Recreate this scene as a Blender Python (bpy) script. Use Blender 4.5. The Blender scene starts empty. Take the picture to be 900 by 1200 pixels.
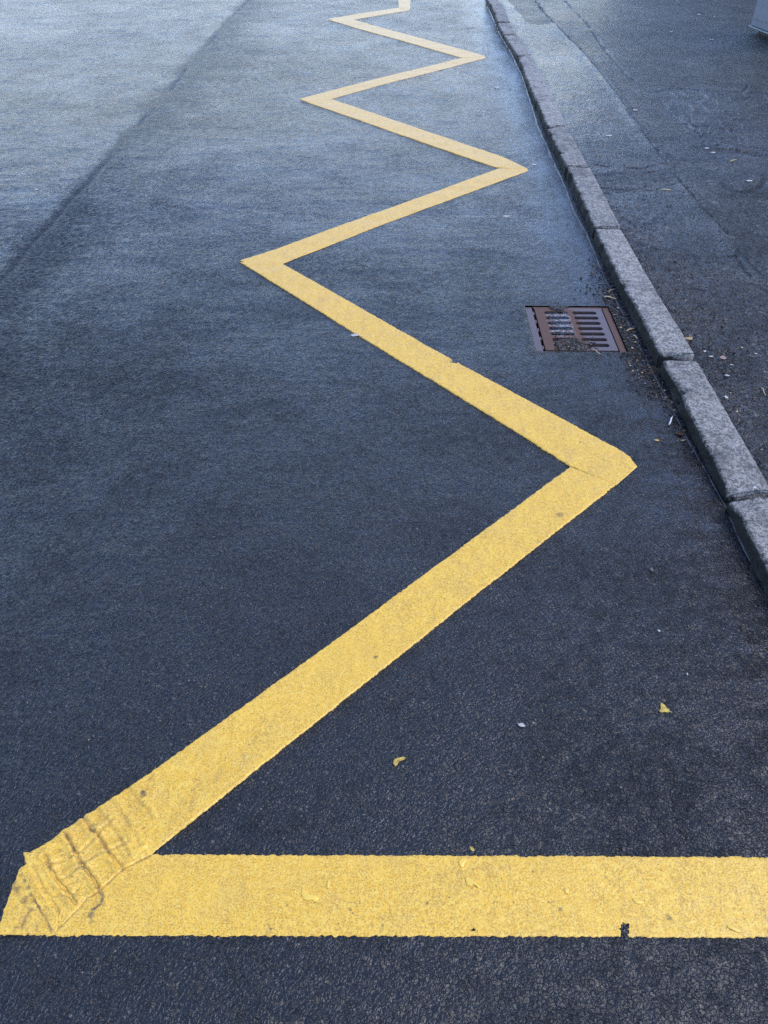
import bpy, bmesh, math, random
import numpy as np
from mathutils import Vector, Matrix, noise as mnoise

random.seed(7); np.random.seed(7)
R = math.radians
scene = bpy.context.scene
C = scene.collection

# ------------------------------------------------------------------ camera
CAM_H = 1.5
PITCH = R(41.7)
YAW = R(0.9)
LENS, SENS = 26.0, 34.6
camd = bpy.data.cameras.new("camera"); cam = bpy.data.objects.new("camera", camd); C.objects.link(cam)
camd.sensor_fit = 'VERTICAL'; camd.sensor_height = SENS; camd.lens = LENS
camd.clip_start = 0.02; camd.clip_end = 3000
cam.location = (0, 0, CAM_H)
cam.rotation_euler = (math.pi/2 - PITCH, 0, YAW)
scene.camera = cam

# ------------------------------------------------------------------ sky, sun, exposure
SUN_EL, SUN_AZ = R(55), R(95)          # azimuth measured clockwise from +Y (the way the road runs)
w = bpy.data.worlds.new("World"); scene.world = w; w.use_nodes = True
wn = w.node_tree; wn.nodes.clear()
wo = wn.nodes.new('ShaderNodeOutputWorld'); wb = wn.nodes.new('ShaderNodeBackground')
sk = wn.nodes.new('ShaderNodeTexSky'); sk.sky_type = 'NISHITA'; sk.sun_disc = False
sk.sun_elevation = SUN_EL; sk.sun_rotation = SUN_AZ
sk.air_density = 1.0; sk.dust_density = 0.3; sk.ozone_density = 2.0
wb.inputs['Strength'].default_value = 0.15
tint = wn.nodes.new('ShaderNodeMix'); tint.data_type = 'RGBA'; tint.blend_type = 'MULTIPLY'; tint.inputs[0].default_value = 1.0
tint.inputs[7].default_value = (0.98, 0.97, 1.10, 1)      # thin cloud shifts the blue a little
wn.links.new(sk.outputs[0], tint.inputs[6]); wn.links.new(tint.outputs[2], wb.inputs[0]); wn.links.new(wb.outputs[0], wo.inputs[0])
sd = bpy.data.lights.new("sun", 'SUN'); so = bpy.data.objects.new("sun", sd); C.objects.link(so)
sd.energy = 1.3; sd.angle = R(50); sd.color = (1.0, 0.92, 0.80)
dirv = Vector((math.sin(SUN_AZ)*math.cos(SUN_EL), math.cos(SUN_AZ)*math.cos(SUN_EL), math.sin(SUN_EL)))
so.rotation_euler = dirv.to_track_quat('Z', 'Y').to_euler()
so.location = dirv*30
vs = scene.view_settings
scene.display_settings.display_device = 'sRGB'
vs.view_transform = 'Standard'; vs.look = 'None'; vs.gamma = 1; vs.use_curve_mapping = False
vs.exposure = 0.9
scene.cycles.use_denoising = False

# ------------------------------------------------------------------ helpers
FPX = LENS/SENS*1200
_M = cam.rotation_euler.to_matrix()
def P(px, py, z=0.0):
    """Point on the level plane z that the surveyed photo point (900x1200 frame) stands on."""
    d = _M @ Vector(((px-450)/FPX, -(py-600)/FPX, -1.0))
    t = (z-CAM_H)/d.z
    return Vector((d.x*t, d.y*t, z))
def PXY(px, py, z=0.0):
    v = P(px, py, z); return (v.x, v.y)

def tag(o, label=None, cat=None, group=None, kind=None):
    if label: o['label'] = label
    if cat: o['category'] = cat
    if group: o['group'] = group
    if kind: o['kind'] = kind
    return o
def empty(name, loc=(0,0,0), rz=0):
    o = bpy.data.objects.new(name, None); C.objects.link(o); o.location = loc; o.rotation_euler.z = rz
    o.empty_display_size = 0.1
    return o
def link(name, me, mat, parent=None, smooth=True, loc=None):
    me.name = name
    o = bpy.data.objects.new(name, me); C.objects.link(o)
    for m in (mat if isinstance(mat, (list, tuple)) else [mat]): me.materials.append(m)
    if smooth:
        me.polygons.foreach_set('use_smooth', [True]*len(me.polygons))
    if parent: o.parent = parent
    if loc: o.location = loc
    return o
def mesh_np(verts, faces):
    me = bpy.data.meshes.new("m"); me.from_pydata([tuple(map(float, v)) for v in verts], [], [tuple(map(int, f)) for f in faces]); me.update()
    return me
def bm_mesh(bm):
    me = bpy.data.meshes.new("m"); bm.normal_update(); bm.to_mesh(me); bm.free(); return me

# value noise in numpy (tileless, hashed)
def _hash(ix, iy, seed):
    n = (ix.astype(np.int64)*374761393 + iy.astype(np.int64)*668265263 + seed*974634777) & 0x7fffffff
    n = ((n ^ (n >> 13))*1274126177) & 0x7fffffff
    n = n ^ (n >> 16)
    return (n & 0xffff)/65535.0
def vnoise(x, y, s, seed=0):
    x = np.asarray(x, float)*s; y = np.asarray(y, float)*s
    ix = np.floor(x); iy = np.floor(y); fx = x-ix; fy = y-iy
    fx = fx*fx*(3-2*fx); fy = fy*fy*(3-2*fy)
    a = _hash(ix, iy, seed); b = _hash(ix+1, iy, seed); c = _hash(ix, iy+1, seed); d = _hash(ix+1, iy+1, seed)
    return (a+(b-a)*fx)*(1-fy)+(c+(d-c)*fx)*fy - 0.5
def fbm(x, y, s, seed=0, o=3):
    r = 0; a = 1
    for i in range(o): r = r + a*vnoise(x, y, s*2**i, seed+i*17); a *= .5
    return r
def cells(x, y, s, seed=0):
    '''flat-topped stones: 0 in the gaps, each stone with its own height and tilt'''
    x = np.asarray(x, float)*s; y = np.asarray(y, float)*s
    ix = np.floor(x); iy = np.floor(y)
    d1 = np.full(x.shape, 9.0); d2 = np.full(x.shape, 9.0); h = np.zeros(x.shape)
    for dx in (-1, 0, 1):
        for dy in (-1, 0, 1):
            cx = ix+dx; cy = iy+dy
            px_ = cx+.1+.8*_hash(cx, cy, seed); py_ = cy+.1+.8*_hash(cx, cy, seed+7)
            d = np.hypot(x-px_, y-py_)
            hh = .35+.65*_hash(cx, cy, seed+13) + (x-px_)*(_hash(cx, cy, seed+23)-.5)*1.1 + (y-py_)*(_hash(cx, cy, seed+29)-.5)*1.1
            m = d < d1
            d2 = np.where(m, d1, np.minimum(d2, d)); h = np.where(m, hh, h); d1 = np.where(m, d, d1)
    e = (d2-d1)
    t = np.clip(e/.30, 0, 1); t = t*t*(3-2*t)
    return h*t
def sstep(a, b, v):
    t = np.clip((v-a)/(b-a), 0, 1); return t*t*(3-2*t)
def dist_poly(x, y, pts):
    """distance from points to an open polyline"""
    best = np.full(np.shape(x), 1e9)
    for (ax, ay), (bx, by) in zip(pts[:-1], pts[1:]):
        dx, dy = bx-ax, by-ay; L = dx*dx+dy*dy
        t = np.clip(((x-ax)*dx+(y-ay)*dy)/L, 0, 1)
        best = np.minimum(best, np.hypot(x-ax-t*dx, y-ay-t*dy))
    return best
def inside(x, y, pts):
    r = np.zeros(np.shape(x), bool); n = len(pts)
    for i in range(n):
        x1, y1 = pts[i]; x2, y2 = pts[(i+1) % n]
        c = ((y1 > y) != (y2 > y)) & (x < (x2-x1)*(y-y1)/((y2-y1) if y2 != y1 else 1e-9)+x1)
        r ^= c
    return r
def axis(segs):
    """segs: [(start, step), ..., (end, None)] with step growing towards each next one"""
    out = []
    for (a, s), (b, _) in zip(segs[:-1], segs[1:]):
        n = max(1, int(round((b-a)/s))); out += list(np.linspace(a, b, n, endpoint=False))
    out.append(segs[-1][0]); return np.array(out)
def grid_mesh(xs, ys, zf, hole=None, attrs=None):
    X, Y = np.meshgrid(xs, ys); Z = zf(X, Y)
    nx, ny = len(xs), len(ys)
    v = np.stack([X.ravel(), Y.ravel(), Z.ravel()], 1)
    i = (np.arange(ny-1)[:, None]*nx+np.arange(nx-1)[None, :]).ravel()
    f = np.stack([i, i+1, i+nx+1, i+nx], 1)
    if hole is not None:
        cx = v[f, 0].mean(1); cy = v[f, 1].mean(1)
        f = f[~hole(cx, cy)]
    me = bpy.data.meshes.new("g")
    me.vertices.add(len(v)); me.vertices.foreach_set('co', v.astype(np.float32).ravel())
    me.loops.add(len(f)*4); me.loops.foreach_set('vertex_index', f.astype(np.int32).ravel())
    me.polygons.add(len(f)); me.polygons.foreach_set('loop_start', np.arange(0, len(f)*4, 4, dtype=np.int32))
    me.update(calc_edges=True); me.validate()
    for nm, fn in (attrs or {}).items():
        a = me.attributes.new(nm, 'FLOAT', 'POINT'); a.data.foreach_set('value', np.asarray(fn(X, Y), np.float32).ravel())
    return me

# ------------------------------------------------------------------ material helpers
class NT:
    def __init__(s, name):
        s.m = bpy.data.materials.new(name); s.m.use_nodes = True; s.t = s.m.node_tree; s.t.nodes.clear()
        s.out = s.n('ShaderNodeOutputMaterial'); s.b = s.n('ShaderNodeBsdfPrincipled'); s.l(s.b.outputs[0], s.out.inputs[0])
        s.tc = s.n('ShaderNodeTexCoord')
    def n(s, t, **k):
        o = s.t.nodes.new(t)
        for a, v in k.items(): setattr(o, a, v)
        return o
    def l(s, a, b): s.t.links.new(a, b)
    def put(s, sock, v):
        if hasattr(v, 'is_output') or isinstance(v, bpy.types.NodeSocket): s.l(v, sock)
        else: sock.default_value = v
    def vec(s, scale=(1,1,1), loc=(0,0,0), rot=(0,0,0)):
        mp = s.n('ShaderNodeMapping'); s.l(s.tc.outputs['Object'], mp.inputs[0])
        mp.inputs['Scale'].default_value = scale; mp.inputs['Location'].default_value = loc; mp.inputs['Rotation'].default_value = rot
        return mp.outputs[0]
    def noise(s, scale, detail=2, rough=.5, vec=None, dist=0.0):
        o = s.n('ShaderNodeTexNoise'); o.inputs['Scale'].default_value = scale; o.inputs['Detail'].default_value = detail
        o.inputs['Roughness'].default_value = rough; o.inputs['Distortion'].default_value = dist
        s.l(vec if vec else s.tc.outputs['Object'], o.inputs['Vector']); return o.outputs['Fac']
    def vor(s, scale, feature='F1', vec=None, rnd=1.0):
        o = s.n('ShaderNodeTexVoronoi', feature=feature); o.inputs['Scale'].default_value = scale
        o.inputs['Randomness'].default_value = rnd
        s.l(vec if vec else s.tc.outputs['Object'], o.inputs['Vector']); return o
    def math(s, op, a, b=None, c=None, clamp=False):
        o = s.n('ShaderNodeMath', operation=op, use_clamp=clamp); s.put(o.inputs[0], a)
        if b is not None: s.put(o.inputs[1], b)
        if c is not None: s.put(o.inputs[2], c)
        return o.outputs[0]
    def rng(s, v, a, b, c=0.0, d=1.0, smooth=True):
        o = s.n('ShaderNodeMapRange', interpolation_type='SMOOTHSTEP' if smooth else 'LINEAR'); s.put(o.inputs[0], v)
        for i, q in enumerate((a, b, c, d)): s.put(o.inputs[i+1], q)
        return o.outputs[0]
    def mix(s, f, a, b):
        o = s.n('ShaderNodeMix', data_type='RGBA'); s.put(o.inputs[0], f)
        for k, v in ((6, a), (7, b)):
            if isinstance(v, tuple) and len(v) == 3: v = v+(1,)
            s.put(o.inputs[k], v)
        return o.outputs[2]
    def attr(s, nm):
        o = s.n('ShaderNodeAttribute'); o.attribute_name = nm; return o.outputs['Fac']
    def bump(s, h, strength=1.0, dist=0.003, normal=None):
        o = s.n('ShaderNodeBump'); s.put(o.inputs['Strength'], strength); o.inputs['Distance'].default_value = dist
        s.l(h, o.inputs['Height'])
        if normal is not None: s.l(normal, o.inputs['Normal'])
        return o.outputs[0]
    def setp(s, **k):
        nm = dict(col='Base Color', rough='Roughness', metal='Metallic', ior='IOR', coat='Coat Weight', coatr='Coat Roughness', coati='Coat IOR',
                  normal='Normal', coatn='Coat Normal', spec='Specular IOR Level', trans='Transmission Weight', sheen='Sheen Weight')
        for a, v in k.items():
            if a == 'col' and isinstance(v, tuple) and len(v) == 3: v = v+(1,)
            s.put(s.b.inputs[nm[a]], v)
        return s.m

def simple(name, col, rough=.5, metal=0.0, var=.25, scale=60, bump=.2, bdist=.001):
    t = NT(name); n = t.noise(scale, 3)
    dark = tuple(c*(1-var) for c in col); lite = tuple(min(1, c*(1+var)) for c in col)
    c = t.mix(t.rng(n, .3, .7), dark, lite)
    return t.setp(col=c, rough=rough, metal=metal, normal=t.bump(n, bump, bdist))

# ------------------------------------------------------------------ asphalt of the road
def asphalt(name, tone=(0.0085, 0.0093, 0.0105), chip=118, smooth_bias=0.0, paver=False):
    t = NT(name)
    wv = t.n('ShaderNodeTexNoise'); wv.inputs['Scale'].default_value = chip*.8; wv.inputs['Detail'].default_value = 2
    t.l(t.tc.outputs['Object'], wv.inputs['Vector'])
    mv = t.n('ShaderNodeVectorMath', operation='MULTIPLY_ADD'); t.l(wv.outputs['Color'], mv.inputs[0]); mv.inputs[1].default_value = (.006,.006,.0); t.l(t.tc.outputs['Object'], mv.inputs[2])
    wp = mv.outputs[0]
    gapn = t.noise(chip*.55, 3, .6)          # in places the binder fills the gaps flush
    def chips(sc):
        v = t.n('ShaderNodeTexVoronoi', feature='F1', voronoi_dimensions='2D'); v.inputs['Scale'].default_value = sc; t.l(wp, v.inputs['Vector'])
        e = t.n('ShaderNodeTexVoronoi', feature='DISTANCE_TO_EDGE', voronoi_dimensions='2D'); e.inputs['Scale'].default_value = sc; t.l(wp, e.inputs['Vector'])
        # every stone sits at its own height and tilt
        sp = t.n('ShaderNodeVectorMath', operation='SCALE'); t.l(wp, sp.inputs[0]); sp.inputs['Scale'].default_value = sc
        pp = t.n('ShaderNodeVectorMath', operation='SCALE'); t.l(v.outputs['Position'], pp.inputs[0]); pp.inputs['Scale'].default_value = sc
        df = t.n('ShaderNodeVectorMath', operation='SUBTRACT'); t.l(wp, df.inputs[0]); t.l(v.outputs['Position'], df.inputs[1])
        rc = t.n('ShaderNodeVectorMath', operation='SUBTRACT'); t.l(v.outputs['Color'], rc.inputs[0]); rc.inputs[1].default_value = (.5,.5,.5)
        dt = t.n('ShaderNodeVectorMath', operation='DOT_PRODUCT'); t.l(df.outputs[0], dt.inputs[0]); t.l(rc.outputs[0], dt.inputs[1])
        tilt = t.math('MULTIPLY', dt.outputs['Value'], sc*1.2)
        sepc = t.n('ShaderNodeSeparateColor'); t.l(v.outputs['Color'], sepc.inputs[0])
        pl = t.rng(t.math('ADD', e.outputs['Distance'], t.math('MULTIPLY', t.math('SUBTRACT', gapn, .49), 1.0)), -.03, .26)
        hh = t.math('MULTIPLY', pl, t.math('ADD', t.math('MULTIPLY', sepc.outputs[2], .60), t.math('ADD', tilt, .30)))
        return v, hh
    v1, c1 = chips(chip); v2, c2 = chips(chip*1.75)
    fine = t.noise(chip*4.0, 3, .65)
    h = t.math('ADD', t.math('MULTIPLY', c1, .85), t.math('MULTIPLY', c2, .22))
    h = t.math('ADD', h, t.math('ADD', t.math('MULTIPLY', fine, .16), t.math('MULTIPLY', t.noise(chip*1.3, 2, .6), .35)))
    # coarse / filled patches: where the binder and water fill the gaps the surface is smoother
    mk2 = t.noise(24, 4, .72, dist=.3)
    coarse = t.math('ADD', t.attr('coarse'), t.math('MULTIPLY', t.math('SUBTRACT', mk2, .5), 2.1), clamp=True)
    film = t.attr('film')
    strength = t.math('MULTIPLY', t.rng(coarse, 0, 1, .55 if paver else .40, 1.0, False), t.math('SUBTRACT', 1.0, t.math('MULTIPLY', film, .55)))
    wav = t.noise(44, 4, .62, dist=.3)
    nb = t.bump(wav, t.rng(coarse, 0, 1, .25, .8, False), .007)
    nrm = t.bump(h, strength, .0055, nb)
    # colour of the chips
    sep = t.n('ShaderNodeSeparateColor'); t.l(v1.outputs['Color'], sep.inputs[0])
    rnd = sep.outputs[0]; rnd2 = sep.outputs[1]
    dark = tuple(x*.55 for x in tone); lite = tuple(x*1.5 for x in tone)
    col = t.mix(rnd, dark, lite)
    pale = t.rng(rnd2, .965, .985)
    pale = t.math('MULTIPLY', pale, t.rng(v1.outputs['Distance'], .15, .3, 1, 0))
    col = t.mix(t.math('MULTIPLY', pale, .55), col, (.20, .20, .19))
    if paver:
        big = t.rng(t.noise(3.4, 5, .7), .36, .62, .30, 1.1)
        worn = t.math('MULTIPLY', t.rng(rnd2, .86, .92), t.rng(t.noise(5, 3), .42, .6))
        col = t.mix(t.math('MULTIPLY', worn, .7), col, (.17, .165, .16))
        hs = t.n('ShaderNodeMix', data_type='RGBA', blend_type='MULTIPLY'); hs.inputs[0].default_value = 1; t.l(col, hs.inputs[6]); cg = t.n('ShaderNodeCombineColor'); [t.l(big, cg.inputs[q]) for q in range(3)]; t.l(cg.outputs[0], hs.inputs[7]); col = hs.outputs[2]
        d = t.attr('dirt')
        dn = t.rng(t.noise(45, 4, .7), .35, .7)
        col = t.mix(t.math('MULTIPLY', d, dn), col, (.045, .034, .024))
        gr = t.attr('crack')
        col = t.mix(gr, col, (.008, .008, .008))
    else:
        d = t.attr('dirt'); dn = t.rng(t.noise(60, 4, .7), .36, .58)
        col = t.mix(t.math('MULTIPLY', d, dn), col, (.012, .009, .008))
    rough = t.rng(coarse, 0, 1, .14, .29, False)
    rough = t.math('SUBTRACT', rough, t.math('MULTIPLY', film, .08))
    coatw = t.math('ADD', t.rng(coarse, 0, 1, 1.0, .22, False), t.math('MULTIPLY', film, .4), clamp=True)
    t.setp(col=col, rough=rough, normal=nrm, ior=1.45, coat=coatw, coatr=.14, coati=1.36, spec=.5)
    t.setp(coatn=t.bump(h, t.math('MULTIPLY', strength, .55), .0045, nb))
    return t.m
M = {}
M['road'] = asphalt('wet_asphalt')
M['pave'] = asphalt('pavement_asphalt', tone=(.050, .050, .050), chip=72, paver=True)
M['patch'] = asphalt('dark_patch_asphalt', tone=(.022, .022, .024), chip=90, paver=True)

# ------------------------------------------------------------------ yellow thermoplastic paint
def paint():
    t = NT('yellow_thermoplastic')
    n1 = t.noise(320, 3, .65); n2 = t.noise(90, 3, .6); n3 = t.noise(14, 3, .6); n4 = t.noise(170, 2, .6)
    col = t.mix(t.rng(n2, .3, .7), (.85, .50, .055), (.94, .625, .11))
    col = t.mix(t.math('MULTIPLY', t.rng(n3, .45, .7), .16), col, (.56, .40, .17))
    scuff = t.noise(30, 4, .7, vec=t.vec((1, .35, 1), rot=(0, 0, .5)))
    speck = t.rng(t.math('ADD', n1, t.math('MULTIPLY', t.math('SUBTRACT', scuff, .5), .25)), .49, .585)
    col = t.mix(t.math('MULTIPLY', speck, .62), col, (.40, .235, .06))
    col = t.mix(t.math('MULTIPLY', t.rng(scuff, .62, .72), .3), col, (.34, .24, .13))
    pits = t.rng(n4, .66, .72)
    col = t.mix(t.math('MULTIPLY', pits, .6), col, (.10, .07, .04))
    gr = t.attr('grime_shade')  # stains and cracks, plus the painted edge shade of the overlap
    col = t.mix(t.math('MULTIPLY', gr, t.rng(n4, .3, .6, .55, 1)), col, (.10, .075, .06))
    t.b.inputs['Specular IOR Level'].default_value = .35
    hb = t.math('ADD', t.math('MULTIPLY', n1, .5), n4)
    nb = t.bump(t.noise(40, 2), .10, .003)
    t.setp(col=col, rough=.42, ior=1.45, normal=t.bump(hb, .5, .0020, nb), coat=.75, coatr=.18, coati=1.33, coatn=t.bump(hb, .3, .0016, nb))
    return t.m
M['paint'] = paint()

# ------------------------------------------------------------------ granite of the kerb
def granite():
    t = NT('grey_granite')
    oi = t.n('ShaderNodeObjectInfo'); v = t.vor(330); n = t.noise(30, 4, .65); n2 = t.noise(95, 4, .68)
    sep = t.n('ShaderNodeSeparateColor'); t.l(v.outputs['Color'], sep.inputs[0])
    col = t.mix(sep.outputs[0], (.30, .288, .268), (.53, .515, .485))
    col = t.mix(t.rng(oi.outputs['Random'], 0, 1, 0, .35, False), col, (.14, .14, .135))
    col = t.mix(t.math('MULTIPLY', t.rng(t.noise(7, 4, .7), .48, .66), .55), col, (.10, .10, .095))
    col = t.mix(t.math('MULTIPLY', t.rng(sep.outputs[1], .84, .9), .7), col, (.08, .08, .08))
    col = t.mix(t.math('MULTIPLY', t.rng(n, .42, .68), .5), col, (.10, .102, .095))
    pit = t.rng(n2, .52, .58)
    col = t.mix(t.math('MULTIPLY', pit, .55), col, (.045, .045, .043))
    # rust-brown stains, few
    st = t.rng(t.noise(9, 3, .7, vec=t.vec(loc=(3.1, 0, 0))), .68, .76)
    col = t.mix(t.math('MULTIPLY', st, .6), col, (.12, .07, .04))
    # black-green algae film on the splashed road face
    al = t.attr('algae')
    aln = t.noise(70, 4, .7)
    al = t.rng(t.math('ADD', al, t.math('MULTIPLY', t.math('SUBTRACT', aln, .5), 1.0)), .3, .6)
    col = t.mix(t.math('MULTIPLY', al, .95), col, t.mix(aln, (.006, .007, .006), (.018, .019, .012)))
    h = t.math('ADD', t.math('MULTIPLY', n2, 1.0), t.math('MULTIPLY', n, .6))
    h = t.math('SUBTRACT', h, t.math('MULTIPLY', pit, .5))
    t.setp(col=col, rough=.6, normal=t.bump(h, .8, .007), ior=1.45, coat=.12, coatr=.35, coati=1.33)
    return t.m
M['granite'] = granite()
M['iron'] = None
def iron():
    t = NT('worn_cast_iron'); n = t.noise(40, 4, .65); n2 = t.noise(220, 3)
    ru = t.attr('rust')
    f = t.rng(t.math('ADD', ru, t.math('MULTIPLY', t.math('SUBTRACT', n, .5), .9)), .35, .7)
    col = t.mix(f, (.17, .13, .125), (.105, .052, .030))
    col = t.mix(t.math('MULTIPLY', t.rng(n2, .55, .7), .5), col, (.05, .035, .03))
    po = t.math('MULTIPLY', t.attr('polish'), t.rng(t.noise(75, 4, .75), .46, .62))
    col = t.mix(po, col, (.50, .52, .54))
    t.setp(col=col, rough=t.math('SUBTRACT', t.rng(f, 0, 1, .38, .7), t.math('MULTIPLY', po, .2)), metal=t.math('MAXIMUM', po, t.rng(f, 0, 1, .35, 0)), normal=t.bump(t.math('ADD', n, n2), .4, .0015), coat=.3, coatr=.2, coati=1.33)
    return t.m
M['iron'] = iron()
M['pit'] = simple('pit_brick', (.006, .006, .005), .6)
M['silt'] = simple('dark_silt', (.035, .03, .027), .45, var=.6, scale=140, bump=1.0, bdist=.006)
def water():
    t = NT('standing_water'); n = t.noise(60, 2)
    return t.setp(col=(.92, .95, 1.0), rough=.03, ior=1.33, trans=1.0, normal=t.bump(n, .15, .002))
M['water'] = water()
M['blob'] = simple('smooth_yellow_paint', (.88, .60, .11), .22, var=.05, scale=60, bump=.05)
M['leaf'] = simple('yellow_leaf', (.98, .70, .18), .45, var=.2, scale=90)
M['leafpale'] = simple('pale_leaf', (.72, .56, .30), .5, var=.25, scale=90)
M['leafbrown'] = simple('brown_leaf', (.12, .065, .03), .5, var=.4, scale=90)
M['white'] = simple('white_scrap', (.80, .80, .78), .55, var=.1, scale=90)
M['pink'] = simple('pink_scrap', (.62, .42, .40), .55, var=.15, scale=90)
M['twig'] = simple('dry_twig', (.50, .38, .24), .6, var=.3, scale=120)
M['dark'] = simple('dark_crumb', (.012, .011, .010), .6, var=.4, scale=120)
M['stone'] = simple('grey_pebble', (.10, .10, .105), .5, var=.3, scale=160)
M['sealant'] = simple('bitumen_bead', (.05, .05, .052), .22, var=.4, scale=90, bump=.5, bdist=.003)
M['steel'] = simple('grey_painted_steel', (.30, .32, .35), .42, var=.08, scale=14, bump=.05)
M['steeledge'] = simple('galvanised_edge', (.34, .40, .40), .35, .5, var=.15, scale=40)
M['plinth'] = simple('concrete_plinth', (.10, .105, .10), .75, var=.3, scale=50, bump=.5, bdist=.002)
M['black'] = simple('black_rubber', (.012, .013, .014), .6, var=.3)

# ================================================================== SETTING
# kerb line: surveyed front top edge of the stones
KZ = 0.052
kpx = [(569,-22),(571,0),(576,6),(583,26),(590,40),(606,64),(628,117),(641,148),(664,196),(696,268),(735,345),(775,418),(817,500),(857,578),(893,652),(950,760)]
kpts = [PXY(a, b, KZ) for a, b in kpx]
kpts = [(kpts[0][0], 40.0), (kpts[0][0], 14.0)] + kpts + [(kpts[-1][0]+.01, -3.0)]
ky = np.array([p[1] for p in kpts][::-1]); kx = np.array([p[0] for p in kpts][::-1])
def kerb_x(y): return np.interp(y, ky, kx)
KW = .127

# ---- road
DR = [PXY(*p) for p in ((617,360),(711,357),(738,413),(627,411))]
DX0, DX1 = .5*(DR[0][0]+DR[3][0]), .5*(DR[1][0]+DR[2][0])
DY0, DY1 = .5*(DR[2][1]+DR[3][1]), .5*(DR[0][1]+DR[1][1])
SEAM = -1.75
def seam_x(y): return SEAM + .03*vnoise(y, y*0, 1.1, 5) + .02*vnoise(y, y*0, 7, 6)
def road_z(x, y):
    z = .006*fbm(x, y, .9, 3, 3) + .0018*fbm(x, y*2.0, 7, 9, 3)
    s = seam_x(y)
    d = x-s
    z += .005*np.exp(-(d/np.where(d > 0, .14, .40))**2) - .005*np.exp(-((d-.015)/.014)**2)*sstep(-.3, .2, vnoise(x*0, y, 3, 15))      # the crown joint stands a little proud
    kxv = kerb_x(y)
    g = x-(kxv-.115)                       # worn strip along the kerb
    z += sstep(3.4, 2.6, y)*(.004*np.exp(-(g/.013)**2)*(.6+vnoise(x*0, y, 8, 8)) - .003*sstep(-.02, .02, g))
    zz = z*sstep(0, .03, np.hypot(np.clip(np.maximum(DX0-x, x-DX1), 0, None), np.clip(np.maximum(DY0-y, y-DY1), 0, None)))
    return np.where((x > -9) & (y < 30), zz, 0)
def road_mask(x, y):
    return fbm(x+.05*fbm(x, y, 5, 3, 2), y, .8, 201, 3)*.55 + fbm(x, y, 5.5, 203, 4)*.6
def road_coarse(x, y):
    d = x-seam_x(y) + .10*fbm(x, y, 2.5, 4, 3)
    d0 = x-seam_x(y)+.02*fbm(x, y, 12, 14, 2)
    c = .55*sstep(-.10, .06, d)*np.exp(-np.clip(d-.06, 0, None)/.25) + .5*np.exp(-(d0/.022)**2) - .09*sstep(.10, -.25, d)*sstep(-1.4, -.3, d)
    c = c + .20*sstep(.1, .8, x)*sstep(3.4, 1.5, y)           # coarser toward the near kerb
    return np.clip(.47 + .62*road_mask(x, y) + c, 0, 1)
def chip_relief(x, y, k):
    u = x+.004*fbm(x, y, 60, 301, 2); v = y+.004*fbm(x, y, 60, 303, 2)
    ch = .72*cells(u, v, 78, 5) + .40*cells(u+.3, v, 150, 9)
    e = np.hypot(np.clip(np.maximum(DX0-x, x-DX1), 0, None), np.clip(np.maximum(DY0-y, y-DY1), 0, None))
    return np.where((y > .1) & (y < 6.2) & (x > -2.6), (ch-1.0)*(.0006+.0021*k)*sstep(0, .02, e)*sstep(6.2, 4.5, y), 0)
def road_full(x, y):
    z = road_z(x, y)
    k = road_coarse(x, y)*sstep(6, 4, y)*(x > -2.6)*(y > 0)
    z = z + chip_relief(x, y, k)
    return z
def road_film(x, y):
    d = kerb_x(y)-x
    f = sstep(.42, .08, d)*sstep(2.6, 3.4, y)*(.75+.7*vnoise(x*4, y, 5, 21))
    f = f + sstep(.34, .06, d+.10*fbm(x*.6, y*2.2, 9, 65, 3))*sstep(2.6, 2.0, y)*sstep(-.05, .2, fbm(x*.8, y*2.4, 7, 69, 3)+.06)
    f = f + .05*sstep(.1, -.3, x-seam_x(y))*sstep(4, 10, y)
    return np.clip(f, 0, 1)
def road_dirt(x, y):
    d = kerb_x(y)-x
    f = sstep(.2, .02, d)*.8 + sstep(.42, .05, d+.12*fbm(x*.6, y*2.2, 9, 65, 3))*sstep(2.6, 2.0, y)*.9*sstep(-.1, .25, fbm(x*.7, y*2, 8, 67, 3)+.08)
    f = np.clip(f, 0, 1)
    e = np.hypot(np.clip(np.maximum(DX0-x, x-DX1), 0, None), np.clip(np.maximum(DY0-y, y-DY1), 0, None))
    f = np.maximum(f, sstep(.08, 0, e)*.8)
    return f
xs = axis([(-300, 60), (-60, 8), (-12, 1.0), (-6, .12), (-3.2, .02), (-1.9, .008), (-1.3, .0042), (DX0, (DX1-DX0)/92), (DX1, .0042), (1.02, None)])
ys = axis([(-20, 2), (-2, .1), (.2, .0042), (DY0, (DY1-DY0)/70), (DY1, .007), (4.2, .012), (6, .03), (13, .3), (24, 2), (60, 15), (300, 100), (1000, None)])
road = link('road', grid_mesh(xs, ys, road_full,
        hole=lambda cx, cy: (cx > DX0) & (cx < DX1) & (cy > DY0) & (cy < DY1),
        attrs=dict(coarse=road_coarse, film=road_film, dirt=road_dirt)), M['road'])
tag(road, kind='structure')

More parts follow.
